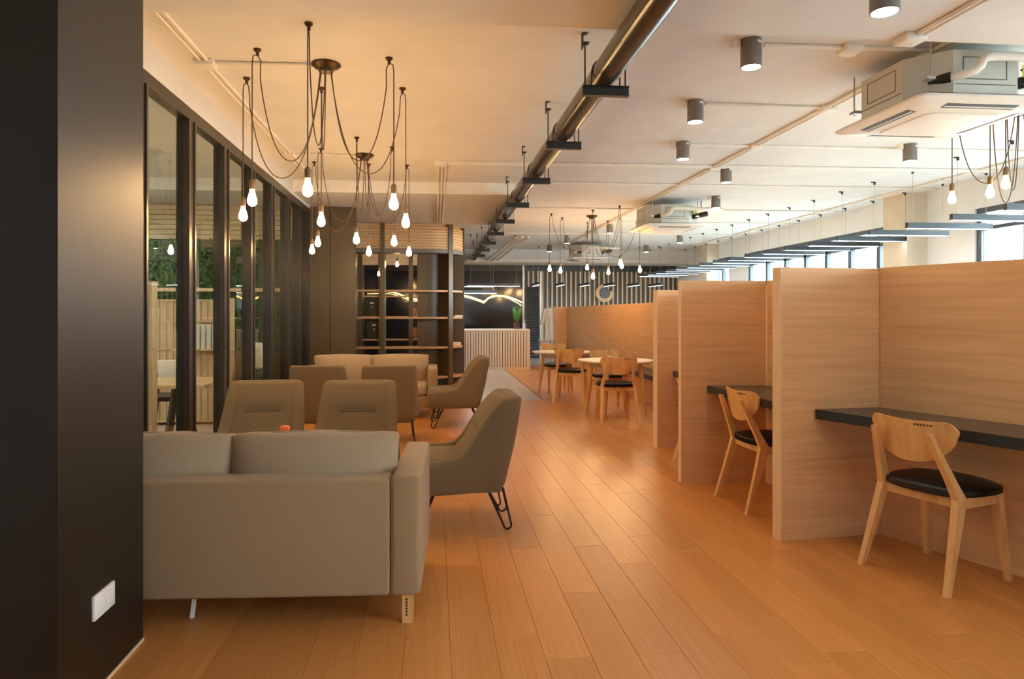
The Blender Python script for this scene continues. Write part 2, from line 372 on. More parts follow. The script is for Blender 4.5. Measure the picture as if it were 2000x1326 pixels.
def desk(poly, label):
    t = thing('booth_desk', label, 'desk', (poly[0][0], poly[0][1], 0)); ox, oy = poly[0]
    P = [(a-ox, b-oy) for a, b in poly]
    obj('desktop', MB().prism(P, .695, .75), 'desk_top', t)
    # dark edge strip along the front edge (first to last point)
    a, b = Vector(P[0]), Vector(P[-1]); d = (b-a).normalized(); n = Vector((d.y, -d.x)); n = n if n.x < 0 else -n
    obj('edge_strip', MB().prism([tuple(a), tuple(b), tuple(b+n*.004), tuple(a+n*.004)], .695, .7485), 'desk_edge', t)
    return t
desk([(2.194, 3.755), (2.612, 3.80), (2.897, 3.116), (3.33, 2.05), (2.93, 1.98)], 'dark desk at the nearest booth, behind the large wooden chair')
desk([(2.096, 5.075), (2.545, 5.048), (2.578, 3.92), (2.14, 3.86)], 'dark desk in the second booth, behind the middle wooden chair')
desk([(2.30, 6.40), (2.75, 6.43), (2.79, 5.18), (2.30, 5.18)], 'dark desk in the third booth, mostly hidden by the middle divider')
# bench along the dining screen
t = thing('wall_bench', 'low built-in bench with dark pad along the long screen wall', 'bench', (3.25, 12.05, 0))
obj('base', MB().bb(-.14, .19, -5.3, 5.3, 0, .36), 'laminate', t); obj('seat_pad', MB().bb(-.20, .19, -5.3, 5.3, .36, .43), 'leather', t)

# ---------------------------------------------------------------- sofas
def make_sofa(label, loc, rz):
    t = thing('sofa', label, 'sofa', loc, rz, 'sofas of the lounge')
    Wd, D, A = 1.70, .80, .125
    obj('back_frame', MB().rbox((0, .075, .367), (Wd-2*A-.004, .15, .486), .016), 'fabric', t)
    for s_ in (-1, 1):
        obj('arm', MB().rbox((s_*(Wd/2-A/2), D/2, .372), (A, D, .50), .022, 4), 'fabric', t)
    obj('seat_base', MB().rbox((0, .47, .205), (Wd-2*A-.004, .63, .15), .015), 'fabric', t)
    for s_ in (-1, 1):
        obj('seat_cushion', MB().rbox((s_*(Wd-2*A)/4, .48, .355), ((Wd-2*A)/2-.006, .64, .15), .045, 4), 'fabric_light', t)
        def puff(p):
            u = p.x/.36; w = p.z/.19
            k = max(0, 1-u*u)**.5*max(0, 1-w*w)**.5
            p.y *= .30+1.0*k
            p.x += .010*math.copysign(1, p.x)*(abs(w)**6)*(abs(u) > .9)
            p.z += .012*(1-abs(u)**2)*(1 if p.z > 0 else -.3)*abs(w) + .004*math.sin(p.x*21+s_)*abs(w)
            return p
        c = obj('back_cushion', MB().rbox((s_*.365, .245, .575), (.735, .20, .37), .02, 3, Matrix.Rotation(math.radians(-6), 3, 'X'), puff, 9), 'fabric_light', t)
        pts = []
        for k in range(15):
            u = -1+2*k/14; pts.append(Vector((u*.345, -.012-.02*(1-u*u), .185+.012*(1-u*u))))
        pts = [Matrix.Rotation(math.radians(-6), 3, 'X') @ p+Vector((s_*.365, .245, .575)) for p in pts]
        obj('piping', MB().tube(pts, .005, 5), 'fabric_light', c)
    for sx in (-1, 1):
        for y in (.05, .72):
            l = obj('leg', MB().bar((sx*(Wd/2-.055), y, 0), (sx*(Wd/2-.055), y, .125), .045, .045, (1, 0, 0)), 'birch', t)
            if y < .1:
                mk = MB()
                for k in range(6): mk.box((sx*(Wd/2-.055)-.004, y-.0232, .035+k*.013), (.008, .0012, .008))
                obj('printed_mark', mk, 'mark_dark', l, 'small dark printed marks')
    obj('support_foot', MB().bar((-.13, .12, 0), (-.115, .12, .125), .016, .012, (1, 0, 0)), 'white_plastic', t, 'thin white centre foot')
    return t
sofa = make_sofa('large grey-beige sofa in the foreground seen from behind', (-.905, 2.90, 0), math.radians(-2.5))
dup(sofa, 'grey-beige sofa facing the camera in front of the open bookcase', (-.80, 9.27, 0), PI)

# ---------------------------------------------------------------- armchairs
def sm(a, b, x):
    if a > b: return 1-sm(b, a, x)
    x = max(0, min(1, (x-a)/(b-a))); return x*x*(3-2*x)
def chair_shell():
    plan = []                                       # (x, y, nx, ny)
    a, yf, yb, r = .285, -.34, .28, .10
    for k in range(11): plan.append((-a, yf+(yb-r-yf)*k/10, -1, 0))
    for k in range(1, 7):
        g = PI-PI/2*k/6; plan.append((-a+r+r*math.cos(g), yb-r+r*math.sin(g), math.cos(g), math.sin(g)))
    for k in range(1, 6): plan.append((-a+r+(a-r)*k/5, yb, 0, 1))
    plan += [(-x, y, -nx, ny) for x, y, nx, ny in plan[-2::-1]]
    loops = []
    for x, y, nx, ny in plan:
        b = sm(-.02, .19, y)
        zt = .425+.375*b+.02*sm(-.3, .05, y)*(1-b)-.03*(1-sm(-.34, -.29, y))
        th = .075+.03*b
        zb = .222
        prof = []
        for k in range(7): prof.append((-.02*(1-k/6)**2 if k < 3 else 0, zb+(zt-.03-zb)*k/6))
        prof += [(-.008, zt-.009), (-.028, zt), (-th+.028, zt), (-th+.008, zt-.009)]
        for k in range(5): prof.append((-th-.012*math.sin(PI*k/4)*b, zt-.03+(.30-zt+.03)*k/4))
        prof.append((-th, zb))
        L_ = []
        for o_, z in prof:
            px, py = x+nx*o_, y+ny*o_
            hh = max(0, (z-.40)/.40)
            lean = .10*max(0, (z-.235)/.565)*sm(-.05, .28, y)
            px *= (1-.05*sm(0, 1, hh))*(1+.17*sm(.15, -.30, py))
            L_.append((px, py+lean, z))
        loops.append(L_)
    m = len(loops[0]); mb = MB(); vs = [p for l in loops for p in l]
    fs = [(i*m+k, (i+1)*m+k, (i+1)*m+(k+1) % m, i*m+(k+1) % m) for i in range(len(loops)-1) for k in range(m)]
    mb.add(vs, fs, True); mb.add(loops[0], [tuple(range(m))], True); mb.add(loops[-1], [tuple(range(m))[::-1]], True)
    return mb
def hairpin(sx, sy):
    mb = MB(); x, y = sx*.225, sy*.20; bx, by = sx*.25, sy*.275
    def loop(zb, w, bw):
        T0 = Vector((x, y-w, .25)); T1 = Vector((x, y+w, .25)); k = 1-zb/.25
        B = Vector((x+(bx-x)*k, y+(by-y)*k, zb+.006))
        pts = [T0, B+Vector((0, -bw, bw))]
        for q in range(1, 6): g = PI+PI*q/6; pts.append(B+Vector((0, bw*math.cos(g), bw+bw*math.sin(g))))
        pts += [B+Vector((0, bw, bw)), T1]
        mb.tube(pts, .0065, 6)
    loop(0, .050, .023); loop(.105, .046, .027)
    return mb
def make_armchair(label, loc, rz):
    t = thing('armchair', label, 'armchair', loc, rz, 'armchairs of the lounge')
    s_ = obj('shell', chair_shell(), 'chair_fabric', t, ang=50)
    md = s_.modifiers.new('sub', 'SUBSURF'); md.levels = 1; md.render_levels = 1
    obj('seat_cushion', MB().rbox((0, -.075, .345), (.485, .54, .17), .05, 4), 'chair_fabric', t)
    obj('underframe', MB().rbox((0, -.03, .236), (.48, .54, .03), .01), 'seam_dark', t)
    def front_y(z):
        lo, hi = -.02, .19; zz = min(z, .79)
        for _ in range(24):
            md_ = (lo+hi)/2
            if .445+.355*sm(-.02, .19, md_) < zz: lo = md_
            else: hi = md_
        return lo+.10*max(0, (z-.235)/.565)*sm(-.05, .28, lo)
    zs = [.38, .43, .475, .51, .55, .585, .60, .615, .65, .69, .73, .765]
    nx = 14; mb = MB(); cols = []
    for i in range(nx+1):
        x = -.243+.486*i/nx; u = abs(x/.243); fl = []
        for z in zs:
            y = front_y(max(z, .445))+.004+.014*u**5-.006*(1-u*u)
            y += .012*math.exp(-((z-.60)/.016)**2)*(1-sm(.45, .62, u))-.006*math.exp(-((z-.66)/.05)**2)*(1-sm(.45, .75, u))
            fl.append((x*(1-.05*sm(.40, .80, z)), y, z))
        yt = fl[-1][1]; xx = fl[-1][0]
        fl += [(xx, yt+.014, .784), (xx, yt+.05, .790), (xx, .33, .785), (x, .26, .42), (x, .2, .36)]
        cols.append(fl)
    m_ = len(cols[0]); mb.add([p for c_ in cols for p in c_], [(i*m_+k, (i+1)*m_+k, (i+1)*m_+(k+1) % m_, i*m_+(k+1) % m_) for i in range(nx) for k in range(m_)]+[tuple(range(m_)), tuple(range(nx*m_, (nx+1)*m_))[::-1]], True)
    obj('back_cushion', mb, 'chair_fabric', t, ang=60)
    obj('lumbar_seam', MB().tube([(q*.13, front_y(.60)+.006-.006*(1-(q*.53)**2), .600) for q in (-1, -.5, 0, .5, 1)], .0028, 5), 'seam_dark', t, 'horizontal stitched seam across the backrest')
    for sx in (-1, 1):
        for sy in (-1, 1): obj('leg', hairpin(sx, sy), 'black_metal', t, 'black hairpin leg')
    return t
ac = make_armchair('nearest grey armchair seen from the side, beside the arm of the front sofa', (.16, 4.33, 0), math.radians(-88))
G = 'armchairs of the lounge'
dup(ac, 'grey armchair facing the camera behind the front sofa, next to the glass partition', (-1.235, 4.98, 0), math.radians(2))
dup(ac, 'grey armchair facing the camera behind the front sofa, nearer the aisle', (-.555, 4.92, 0), math.radians(-1))
dup(ac, 'grey armchair seen from behind in the far group, next to the dark wall', (-1.13, 7.08, 0), math.radians(180))
dup(ac, 'grey armchair seen from behind in the far group, nearer the aisle', (-.452, 7.04, 0), math.radians(184))
dup(ac, 'farther grey armchair seen from the side at the aisle, near the far sofa', (.27, 8.03, 0), math.radians(-90))
t = thing('cup', 'small bright orange cup on the armchair behind the front sofa', 'cup', (-1.00, 4.72, .432))
obj('body', MB().lathe([(0, 0), (.026, 0), (.034, .09), (.031, .09), (.024, .008), (0, .008)], 16), 'orange_cup', t); obj('lid', MB().lathe([(0, .088), (.036, .088), (.036, .098), (.026, .112), (0, .115)], 16), 'orange_cup', t)

# ---------------------------------------------------------------- wooden chairs
def backboard():
    nx, nz = 22, 7; w = .225; front = []; back = []
    for i in range(nx+1):
        u = -1+2*i/nx
        zt = .797-.012*(1-u*u)-.045*max(0, (abs(u)-.74)/.26)**2.4; zb = .580+.165*(1-max(0, 1-abs(u)**2.3)**.62)
        for k in range(nz+1):
            z = zb+(zt-zb)*k/nz
            y = .218-.060*u*u+.07*(z-.68)/.22*.6
            front.append((u*w, y-.006, z)); back.append((u*w, y+.006, z))
    m = nz+1; n = (nx+1)*m; mb = MB()
    F = [(i*m+k, (i+1)*m+k, (i+1)*m+k+1, i*m+k+1) for i in range(nx) for k in range(nz)]
    E = [i*m for i in range(nx+1)]+[nx*m+k for k in range(1, m)]+[i*m+nz for i in range(nx-1, -1, -1)]+[k for k in range(nz-1, 0, -1)]
    mb.add(front+back, F+[tuple(q+n for q in reversed(f)) for f in F]+[(E[k], E[(k+1) % len(E)], E[(k+1) % len(E)]+n, E[k]+n) for k in range(len(E))], True)
    return mb
def make_chair(label, loc, rz, group):
    t = thing('wooden_chair', label, 'chair', loc, rz, group)
    b = obj('backrest', backboard(), 'birch', t, ang=35)
    mk = MB()
    for k in range(6): mk.box((-.055-k*.014, .2235-.060*((.055+k*.014)/.225)**2+.017, .768), (.010, .003, .009))
    obj('printed_mark', mk, 'mark_dark', b, 'small dark printed marks on the back')
    for s_ in (-1, 1):
        mb = MB(); kx = s_*.195
        A, K, T = Vector((s_*.225, .255, 0)), Vector((kx, .125, .425)), Vector((s_*.140, .262, .735))
        def sec(p, w, h, dz):  # square section, horizontal cut
            return [p+Vector((i*w/2, j*h/2, 0)) for i, j in ((-1, -1), (1, -1), (1, 1), (-1, 1))]
        lv = [sec(A, .026, .028, 0), sec(A.lerp(K, .5), .032, .040, 0), sec(K, .034, .062, 0), sec(K.lerp(T, .25), .033, .044, 0), sec(T, .028, .026, 0)]
        vs = [p for l in lv for p in l]
        mb.add(vs, [(3, 2, 1, 0), (16, 17, 18, 19)]+[(i*4+k, i*4+(k+1) % 4, i*4+(k+1) % 4+4, i*4+k+4) for i in range(4) for k in range(4)])
        obj('rear_leg', mb, 'birch', t)
        obj('front_leg', MB().bar((s_*.205, -.215, 0), (s_*.18, -.165, .43), (.026, .044), (.026, .044), (1, 0, 0)), 'birch', t)
        obj('side_rail', MB().bar((s_*.186, -.15, .405), (s_*.192, .11, .405), .02, .05, (1, 0, 0)), 'birch', t)
    obj('front_rail', MB().bar((-.165, -.165, .405), (.165, -.165, .405), .02, .045, (0, 1, 0)), 'birch', t); obj('back_rail', MB().bar((-.18, .125, .405), (.18, .125, .405), .02, .045, (0, 1, 0)), 'birch', t)
    def se(p):
        u, v = p.x/.22, p.y/.215; k = (abs(u)**4+abs(v)**4)
        r_ = max(abs(u), abs(v)); q = (abs(u)**3+abs(v)**3)**(1/3)
        f = r_/q if q > 0 else 1
        p.x *= f*(1-.05*v*0+.07*(-v)*.6); p.y *= f
        if p.z > 0: p.z += .016*max(0, 1-k)
        return p
    obj('seat', MB().rbox((0, -.03, .448), (.45, .43, .042), .018, 3, None, se, 5), 'leather', t, 'black padded seat')
    return t
GB = 'wooden chairs at the booth desks'; GT = 'wooden chairs at the round tables'
ch = make_chair('large wooden chair with black seat at the nearest booth desk', (2.525, 3.225, 0), math.radians(107), GB)
dup(ch, 'wooden chair with black seat at the second booth desk, between two dividers', (2.27, 4.49, 0), math.radians(92))
dup(ch, 'wooden chair of the third booth, almost hidden by the middle divider', (2.41, 5.70, 0), math.radians(96))
dup(ch, 'wooden chair seen from behind in front of the nearer round table', (2.20, 8.12, 0), math.radians(177), GT)
dup(ch, 'wooden chair on the far side of the nearer round table', (2.42, 9.33, 0), math.radians(3), GT)
dup(ch, 'wooden chair seen from behind in front of the farther round table', (2.06, 10.15, 0), math.radians(160), GT)
dup(ch, 'wooden chair on the far side of the farther round table', (2.05, 11.30, 0), math.radians(8), GT)
# ---------------------------------------------------------------- round tables
def make_table(label, loc, rz):
    t = thing('round_table', label, 'table', loc, rz, 'round tables of the dining corner')
    R = .49
    obj('tabletop', MB().lathe([(0, .672), (R-.03, .672), (R-.004, .690), (R, .697), (R-.004, .703), (0, .703)], 48), 'table_white', t)
    ap = MB()
    for k in range(4):
        a = PI/4+k*PI/2; b = a+PI/2; p = Vector((math.cos(a), math.sin(a), 0))*.32; q = Vector((math.cos(b), math.sin(b), 0))*.32
        ap.bar(p+Vector((0, 0, .632)), q+Vector((0, 0, .632)), .02, .08, (p+q))
    obj('apron', ap, 'table_white', t)
    for k in range(4):
        a = PI/4+k*PI/2; d = Vector((math.cos(a), math.sin(a), 0))
        obj('leg', MB().ring([d*.40, d*.325+Vector((0, 0, .672))], [.017, .030], 12), 'birch', t)
    return t
rt = make_table('nearer round white table with wooden legs, in front of the long screen', (2.36, 8.72, 0), .2)
dup(rt, 'farther round white table with wooden legs, toward the reception desk', (2.05, 10.72, 0), .35)
def bottle(label, loc, dark=False):
    t = thing('table_bottle', label, 'bottle', loc)
    obj('glass_body', MB().lathe([(0, 0), (.030, 0), (.036, .02), (.036, .045), (.026, .062), (.030, .078), (.026, .092), (.016, .10), (0, .10)], 16), 'clear_glass', t)
    obj('contents', MB().lathe([(0, .003), (.024, .003), (.028, .02), (.028, .04), (0, .042)], 12), 'black_metal' if dark else 'paper', t); obj('cap', MB().lathe([(0, .098), (.018, .098), (.018, .118), (0, .12)], 12), 'silver', t)
bottle('small glass shaker standing on the nearer round table', (2.33, 8.90, .703)); bottle('small dark-filled shaker standing on the farther round table', (1.97, 10.95, .703), True)

# ---------------------------------------------------------------- chandeliers
BULB_PROF = [(.0, 0), (.013, 0), (.014, -.012), (.022, -.040), (.031, -.070), (.0325, -.082), (.029, -.098), (.019, -.110), (.008, -.116), (0, -.117)]
def pendant_drop(t, hook, zb, out, cord_from=None, lit='bulb_lit', sag=.62):
    hx, hy = hook; O = Vector((out[0], out[1], 0)).normalized()*.035
    pts = []
    if cord_from:
        P0 = Vector(cord_from); P1 = Vector((hx, hy, 3.055))
        n = 22
        for k in range(n+1):
            u = k/n; p = P0.lerp(P1, u); c_ = (math.cosh(2.6*(2*u-1))-math.cosh(2.6))/(1-math.cosh(2.6))
            p.z -= sag*c_; pts.append(p)
        pts = pts[:-1]
        pts += [Vector((hx, hy, 3.055))-O*.6+Vector((0, 0, -.03)), Vector((hx, hy, 3.062)), Vector((hx, hy, 3.05))+O*.8, Vector((hx, hy, 3.0))+O, Vector((hx, hy, 2.6))+O]
    else: pts = [Vector((hx, hy, 3.09))+O]
    B = Vector((hx, hy, zb))+O
    pts.append(B+Vector((0, 0, .115)))
    obj('cord', MB().tube(pts, .0042, 5), 'cord', t)
    obj('hook', MB().lathe([(0, 3.10), (.026, 3.10), (.026, 3.09), (.010, 3.075), (.012, 3.055), (0, 3.05)], 14, (hx, hy, 0)), 'bronze', t)
    s_ = obj('socket', MB().lathe([(0, .12), (.012, .12), (.019, .108), (.021, .10), (.021, .052), (.015, .048), (0, .048)], 14, B), 'socket_brown', t)
    obj('bulb', MB().lathe([(r_, z+.055) for r_, z in BULB_PROF], 16, B), lit, s_)
def chandelier(label, cx, cy, hooks, zbs, sags, lit='bulb_lit'):
    t = thing('chandelier', label, 'chandelier', (cx, cy, 0), 0, 'swag chandeliers')
    obj('canopy', MB().lathe([(0, 3.10), (.10, 3.10), (.105, 3.088), (.08, 3.068), (.055, 3.058), (.052, 3.040), (0, 3.036)], 28), 'bronze', t)
    for (hx, hy), z, sg in zip(hooks, zbs, sags):
        d = Vector((hx-cx, hy-cy, 0)); c0 = d.normalized()*.042
        pendant_drop(t, (hx-cx, hy-cy), z, (d.x, d.y), (c0.x, c0.y, 3.04), lit, sg)
H1 = [(-.77, 4.311), (-1.193, 4.767), (-1.42, 5.354), (-.312, 4.846), (-.248, 5.485), (-.888, 5.53)]
chandelier('bronze swag chandelier with six bare bulbs above the near armchairs', -.772, 5.006, H1, [2.08, 2.09, 2.07, 2.09, 2.05, 2.06], [.62, .68, .74, .66, .68, .5])
H2 = [(-.78, 7.053), (-1.221, 7.568), (-1.407, 8.238), (-.446, 7.43), (-.321, 8.308), (-.777, 8.292)]
chandelier('bronze swag chandelier with six bare bulbs above the far armchairs', -.778, 7.816, H2, [2.07, 2.09, 2.07, 2.09, 2.06, 2.06], [.66, .72, .78, .66, .70, .5])
H3 = [(2.103, 12.102), (2.393, 12.599), (2.746, 11.62), (2.988, 13.115), (3.349, 12.935), (3.084, 11.14), (3.434, 12.37), (3.72, 12.2)]
chandelier('bronze swag chandelier hanging over the farther round table', 2.885, 12.288, H3, [2.12, 2.12, 1.96, 2.22, 2.12, 2.16, 2.20, 2.12], [.6, .62, .5, .6, .66, .66, .6, .7])
H4 = [(4.58, 5.62), (4.62, 5.28), (4.68, 5.20), (5.6, 5.6), (5.9, 5.2)]
chandelier('swag chandelier by the windows, partly behind the large ceiling cassette', 5.12, 5.55, H4, [2.33, 2.32, 2.38, 2.3, 2.3], [.6, .8, .7, .7, .6], 'bulb_soft')

# ---------------------------------------------------------------- downlights
spots = [(2.077, 4.316, 3.10, 'near the black pipe, closest one behind the near beam'), (2.202, 5.593, 3.10, 'second in line behind the nearest one'), (2.60, 6.946, 3.10, 'third in line, below and behind the second'),
         (3.592, 8.13, 3.10, 'on the thick ceiling conduit, right of the third'), (4.30, 10.10, 3.10, 'right beside the smaller ceiling cassette'), (5.037, 6.825, 3.10, 'below the large ceiling cassette, toward the windows'),
         (3.524, 13.449, 3.10, 'behind the distant chandelier cords'), (5.599, 15.14, 3.10, 'beyond the smaller ceiling cassette'), (3.001, 17.575, 3.10, 'far off above the louvred door'), (3.058, 15.471, 3.10, 'beside the left cords of the distant chandelier'),
         (5.552, 17.479, 3.10, 'farthest, near the slat wall'), (2.173, 3.12, 2.94, 'under the near beam at the top of the picture')]
proto = None
for i, (x, y, z, where) in enumerate(spots):
    lab = 'dark grey cylinder ceiling lamp '+where
    if proto is None:
        proto = thing('downlight', lab, 'ceiling lamp', (x, y, z), 0, 'cylinder ceiling lamps')
        obj('housing', MB().lathe([(0, 0), (.066, 0), (.067, -.004), (.067, -.178), (.066, -.182), (.060, -.182), (.058, -.165), (0, -.165)], 28), 'lamp_grey', proto)
        obj('lens', MB().lathe([(0, -.168), (.057, -.168), (.054, -.176), (0, -.178)], 24), 'spot_lit', proto)
        obj('junction_box', MB().cyl((-.095, .02, 0), (-.095, .02, -.05), .034, 16), 'conduit', proto, 'white round junction box')
        obj('sticker', MB().box((.028, -.0615, -.030), (.034, .003, .016), Matrix.Rotation(math.radians(24), 3, 'Z')), 'paper', proto, 'small white sticker')
    else: dup(proto, lab, (x, y, z))

for k, (x, y, z) in enumerate(((.4, 1.3, ZC), (1.7, 1.3, ZC), (-.8, -.6, ZC), (.6, -.9, ZC), (2.3, -.6, ZC), (3.8, .9, ZC))):  # unseen fill lamps added to brighten the foreground
    dup(proto, 'dark grey cylinder fill lamp added behind the viewpoint, %s of its group' % ORD[k], (x, y, z))
# ---------------------------------------------------------------- black pipe and hangers
PX, PZ = 1.10, 1.548+1.30
tag(obj('ceiling_pipe', MB().tube([(PX, -3.9, PZ), (PX, 6, PZ), (PX, 19.85, PZ)], .0875, 28), 'black_pipe'), 'long black pipe running along under the ceiling', 'pipe')
yy = [1.2, 2.75, 4.30, 5.72, 7.27, 8.90, 10.5, 12.1, 13.7, 15.2, 16.7]
names = ['', '', 'nearest to the camera, at the near beam', 'second from the near beam', 'third from the near beam', 'fourth from the near beam', 'fifth from the near beam', 'sixth from the near beam', 'seventh from the near beam', 'eighth from the near beam', 'ninth from the near beam']
hp = None
for y, nm in list(zip(yy, names))[2:]:
    lab = 'black hanger bar holding the ceiling pipe, '+nm
    if hp is None:
        hp = thing('pipe_hanger', lab, 'pipe hanger', (PX, y, 0), 0, 'hangers of the black ceiling pipe'); zt = 2.76
        b = MB(); b.bb(-.15, .15, -.004, .004, zt-.058, zt); b.bb(-.15, .15, -.022, .022, zt-.006, zt); b.bb(-.15, .15, -.022, .022, zt-.064, zt-.058)
        obj('cross_bar', b, 'black_metal', hp)
        for s_ in (-1, 1): obj('rod', MB().cyl((s_*.132, .016, zt-.03), (s_*.132, .016, 3.04 if s_ < 0 else 3.10), .005, 8), 'black_metal', hp)
        k = MB(); k.bb(-.155, -.147, -.01, .03, 3.0, 3.10); k.bb(-.155, -.110, -.01, .03, 3.03, 3.04); k.bb(-.155, -.120, -.01, .03, 3.094, 3.10)
        obj('ceiling_bracket', k, 'black_metal', hp)
        u = [(-.092, 0, zt-.05), (-.092, 0, PZ)]+[(.092*math.cos(a), 0, PZ+.092*math.sin(a)) for a in [PI-PI*q/12 for q in range(1, 12)]]+[(.092, 0, PZ), (.092, 0, zt-.05)]
        obj('u_bolt', MB().tube(u, .0045, 6), 'black_metal', hp)
    else: dup(hp, lab, (PX, y, 0))

# ---------------------------------------------------------------- ceiling cassettes
def make_ac(label, loc):
    t = thing('ceiling_cassette', label, 'air conditioner', loc, 0, 'ceiling air conditioners')
    h, ch_ = .42, .20
    octo = [(-h+ch_, -h), (h-ch_, -h), (h, -h+ch_), (h, h-ch_), (h-ch_, h), (-h+ch_, h), (-h, h-ch_), (-h, -h+ch_)]
    b = obj('body', MB().prism(octo, .035, .335), 'ac_metal', t)
    for a in range(4):  # pressed panel outlines on the flat sides
        R_ = Matrix.Rotation(a*PI/2, 3, 'Z'); mb = MB()
        for p, q in (((-.15, .15), (.15, .15)), ((.15, .15), (.15, .29)), ((.15, .29), (-.15, .29)), ((-.15, .29), (-.15, .15)), ((-.21, .115), (.21, .115))):
            mb.bar(R_ @ Vector((p[0], -h-.001, p[1])), R_ @ Vector((q[0], -h-.001, q[1])), .004, .004)
        obj('panel_groove', mb, 'seam_dark', b)
    def rsq(s_, r_, z):
        pts = []
        for cx, cy, a0 in ((s_-r_, s_-r_, 0), (-s_+r_, s_-r_, PI/2), (-s_+r_, -s_+r_, PI), (s_-r_, -s_+r_, 1.5*PI)):
            for k in range(6): g = a0+PI/2*k/5; pts.append((cx+r_*math.cos(g), cy+r_*math.sin(g), z))
        return pts
    def stack(levels):
        mb = MB(); n = 24; vs = [p for l in levels for p in l]
        mb.add(vs, [(i*n+k, i*n+(k+1) % n, (i+1)*n+(k+1) % n, (i+1)*n+k) for i in range(len(levels)-1) for k in range(n)], True)
        mb.add(levels[0], [tuple(range(n))]); mb.add(levels[-1], [tuple(range(n))]); return mb
    obj('face_panel', stack([rsq(.475, .05, .035), rsq(.485, .055, .028), rsq(.485, .055, .015), rsq(.46, .06, .0), rsq(.30, .08, -.025), rsq(.285, .08, -.028)]), 'ac_white', t, ang=25)
    obj('gasket', stack([rsq(.455, .05, .046), rsq(.455, .05, .034)]), 'seam_dark', t)
    g = obj('intake_grille', stack([rsq(.275, .07, -.026), rsq(.275, .07, -.034), rsq(.262, .07, -.038)]), 'ac_white', t, ang=25)
    for a in range(4):
        R_ = Matrix.Rotation(a*PI/2, 3, 'Z'); tilt = Matrix.Rotation(math.radians(-9), 3, 'X')
        o = obj('air_outlet', MB().box(R_ @ Vector((0, -.378, -.0125)), (.50, .062, .006), R_ @ tilt), 'black_metal', t)
        obj('vane', MB().box(R_ @ Vector((0, -.374, -.0165)), (.49, .012, .005), R_ @ tilt), 'ac_white', o)
    for sx, sy in ((-1, -1), (1, -1), (1, 1), (-1, 1)):
        obj('hanger_rod', MB().cyl((sx*.36, sy*.40, .14), (sx*.36, sy*.40, .436), .006, 8), 'silver', t)
        obj('bracket', MB().bb(sx*.36-.03, sx*.36+.03, sy*.38-.03, sy*.38+.03, .145, .165), 'silver', t)
    obj('pipe_stub', MB().tube([(-.29, -.30, .155), (-.215, -.40, .160)], .040, 14), 'black_metal', t, 'black insulated drain stub')
    obj('pipe_stub', MB().tube([(.30, -.30, .16), (.52, -.42, .20)], .040, 14), 'black_metal', t, 'black insulated refrigerant stub')
    obj('pipe', MB().tube([(-.23, -.385, .158), (-.17, -.455, .166), (-.125, -.488, .180), (-.10, -.502, .205), (-.092, -.506, .235), (-.078, -.510, .252), (-.05, -.515, .260), (.0, -.52, .262), (.70, -.56, .245)], .028, 14), 'conduit', t, 'white drain pipe')
    obj('pipe', MB().tube([(.34, -.32, .25), (.42, -.40, .30), (.42, -.40, .40)], .008, 8), 'bar_grey', t, 'thin grey cable')
    obj('tag', MB().box((.335, -.345, .23), (.09, .006, .075), Matrix.Rotation(math.radians(45), 3, 'Z')), 'yellow_tag', t, 'yellow sticker')
    return t
a1 = make_ac('large ceiling cassette unit nearest the camera, over the booths', (3.545, 4.525, 2.665))
dup(a1, 'smaller ceiling cassette unit in mid-room beside the distant chandelier', (3.74, 10.73, 2.665))
dup(a1, 'farthest ceiling cassette unit, seen behind the distant chandelier', (3.86, 17.0, 2.665))

# ---------------------------------------------------------------- conduits
def conduit(name, runs, label, boxes=(), r=.012, mt='conduit'):
    t = thing(name, label, 'conduit', runs[0][0]); o0 = Vector(runs[0][0])
    for p in runs: obj('tube', MB().tube([Vector(q)-o0 for q in p], r, 8), mt, t)
    for b in boxes: obj('junction_box', MB().rbox(Vector(b)-o0, (.13, .13, .05), .01, 2), mt, t)
    return t
zc = ZC-.013
conduit('ceiling_conduit', [[(-1.64, 3.9, zc), (-1.63, 9.33, zc)], [(-1.59, 3.9, zc), (-1.58, 9.33, zc)], [(-1.60, 5.02, zc), (-.88, 5.0, zc)], [(-1.60, 7.80, zc), (-.88, 7.81, zc)]], 'twin white conduits along the ceiling above the glass partition', [(-1.61, 5.02, zc-.01), (-1.61, 7.80, zc-.01)])
conduit('ceiling_conduit', [[(3.37, 3.9, zc), (3.40, 16.5, zc)], [(3.42, 3.9, zc), (3.45, 16.5, zc)], [(2.19, 4.36, zc), (3.37, 4.34, zc)], [(2.3, 5.62, zc), (3.37, 5.64, zc)], [(2.7, 7.0, zc), (6.9, 6.95, zc)]], 'pair of white conduits along the ceiling past the large cassette', [(2.79, 4.36, zc-.01), (3.40, 5.64, zc-.01), (3.41, 7.0, zc-.01), (3.42, 8.1, zc-.01)], .016)
conduit('ceiling_conduit', [[(2.82, 2.76, 2.927), (2.80, 3.84, 2.927)], [(2.86, 2.76, 2.927), (2.84, 3.84, 2.927)]], 'short white conduit pair under the near beam', [(2.80, 3.79, 2.92)], .014)
conduit('ceiling_conduit', [[(.06+.045*k, 8.05+.05*k, zc), (7.0, 7.9+.05*k, zc)] for k in range(3)]+[[(.06+.045*k, 8.05+.05*k, zc), (.06+.045*k, 9.30, zc), (.06+.045*k, 9.345, zc-.03), (.06+.045*k, 9.345, 2.94), (.06+.045*k, 9.36, 2.925), (.06+.045*k, 12.3, 2.927)] for k in range(3)], 'three white conduits crossing the ceiling and dropping over the far beam', [(.08, 8.1, zc-.01)])
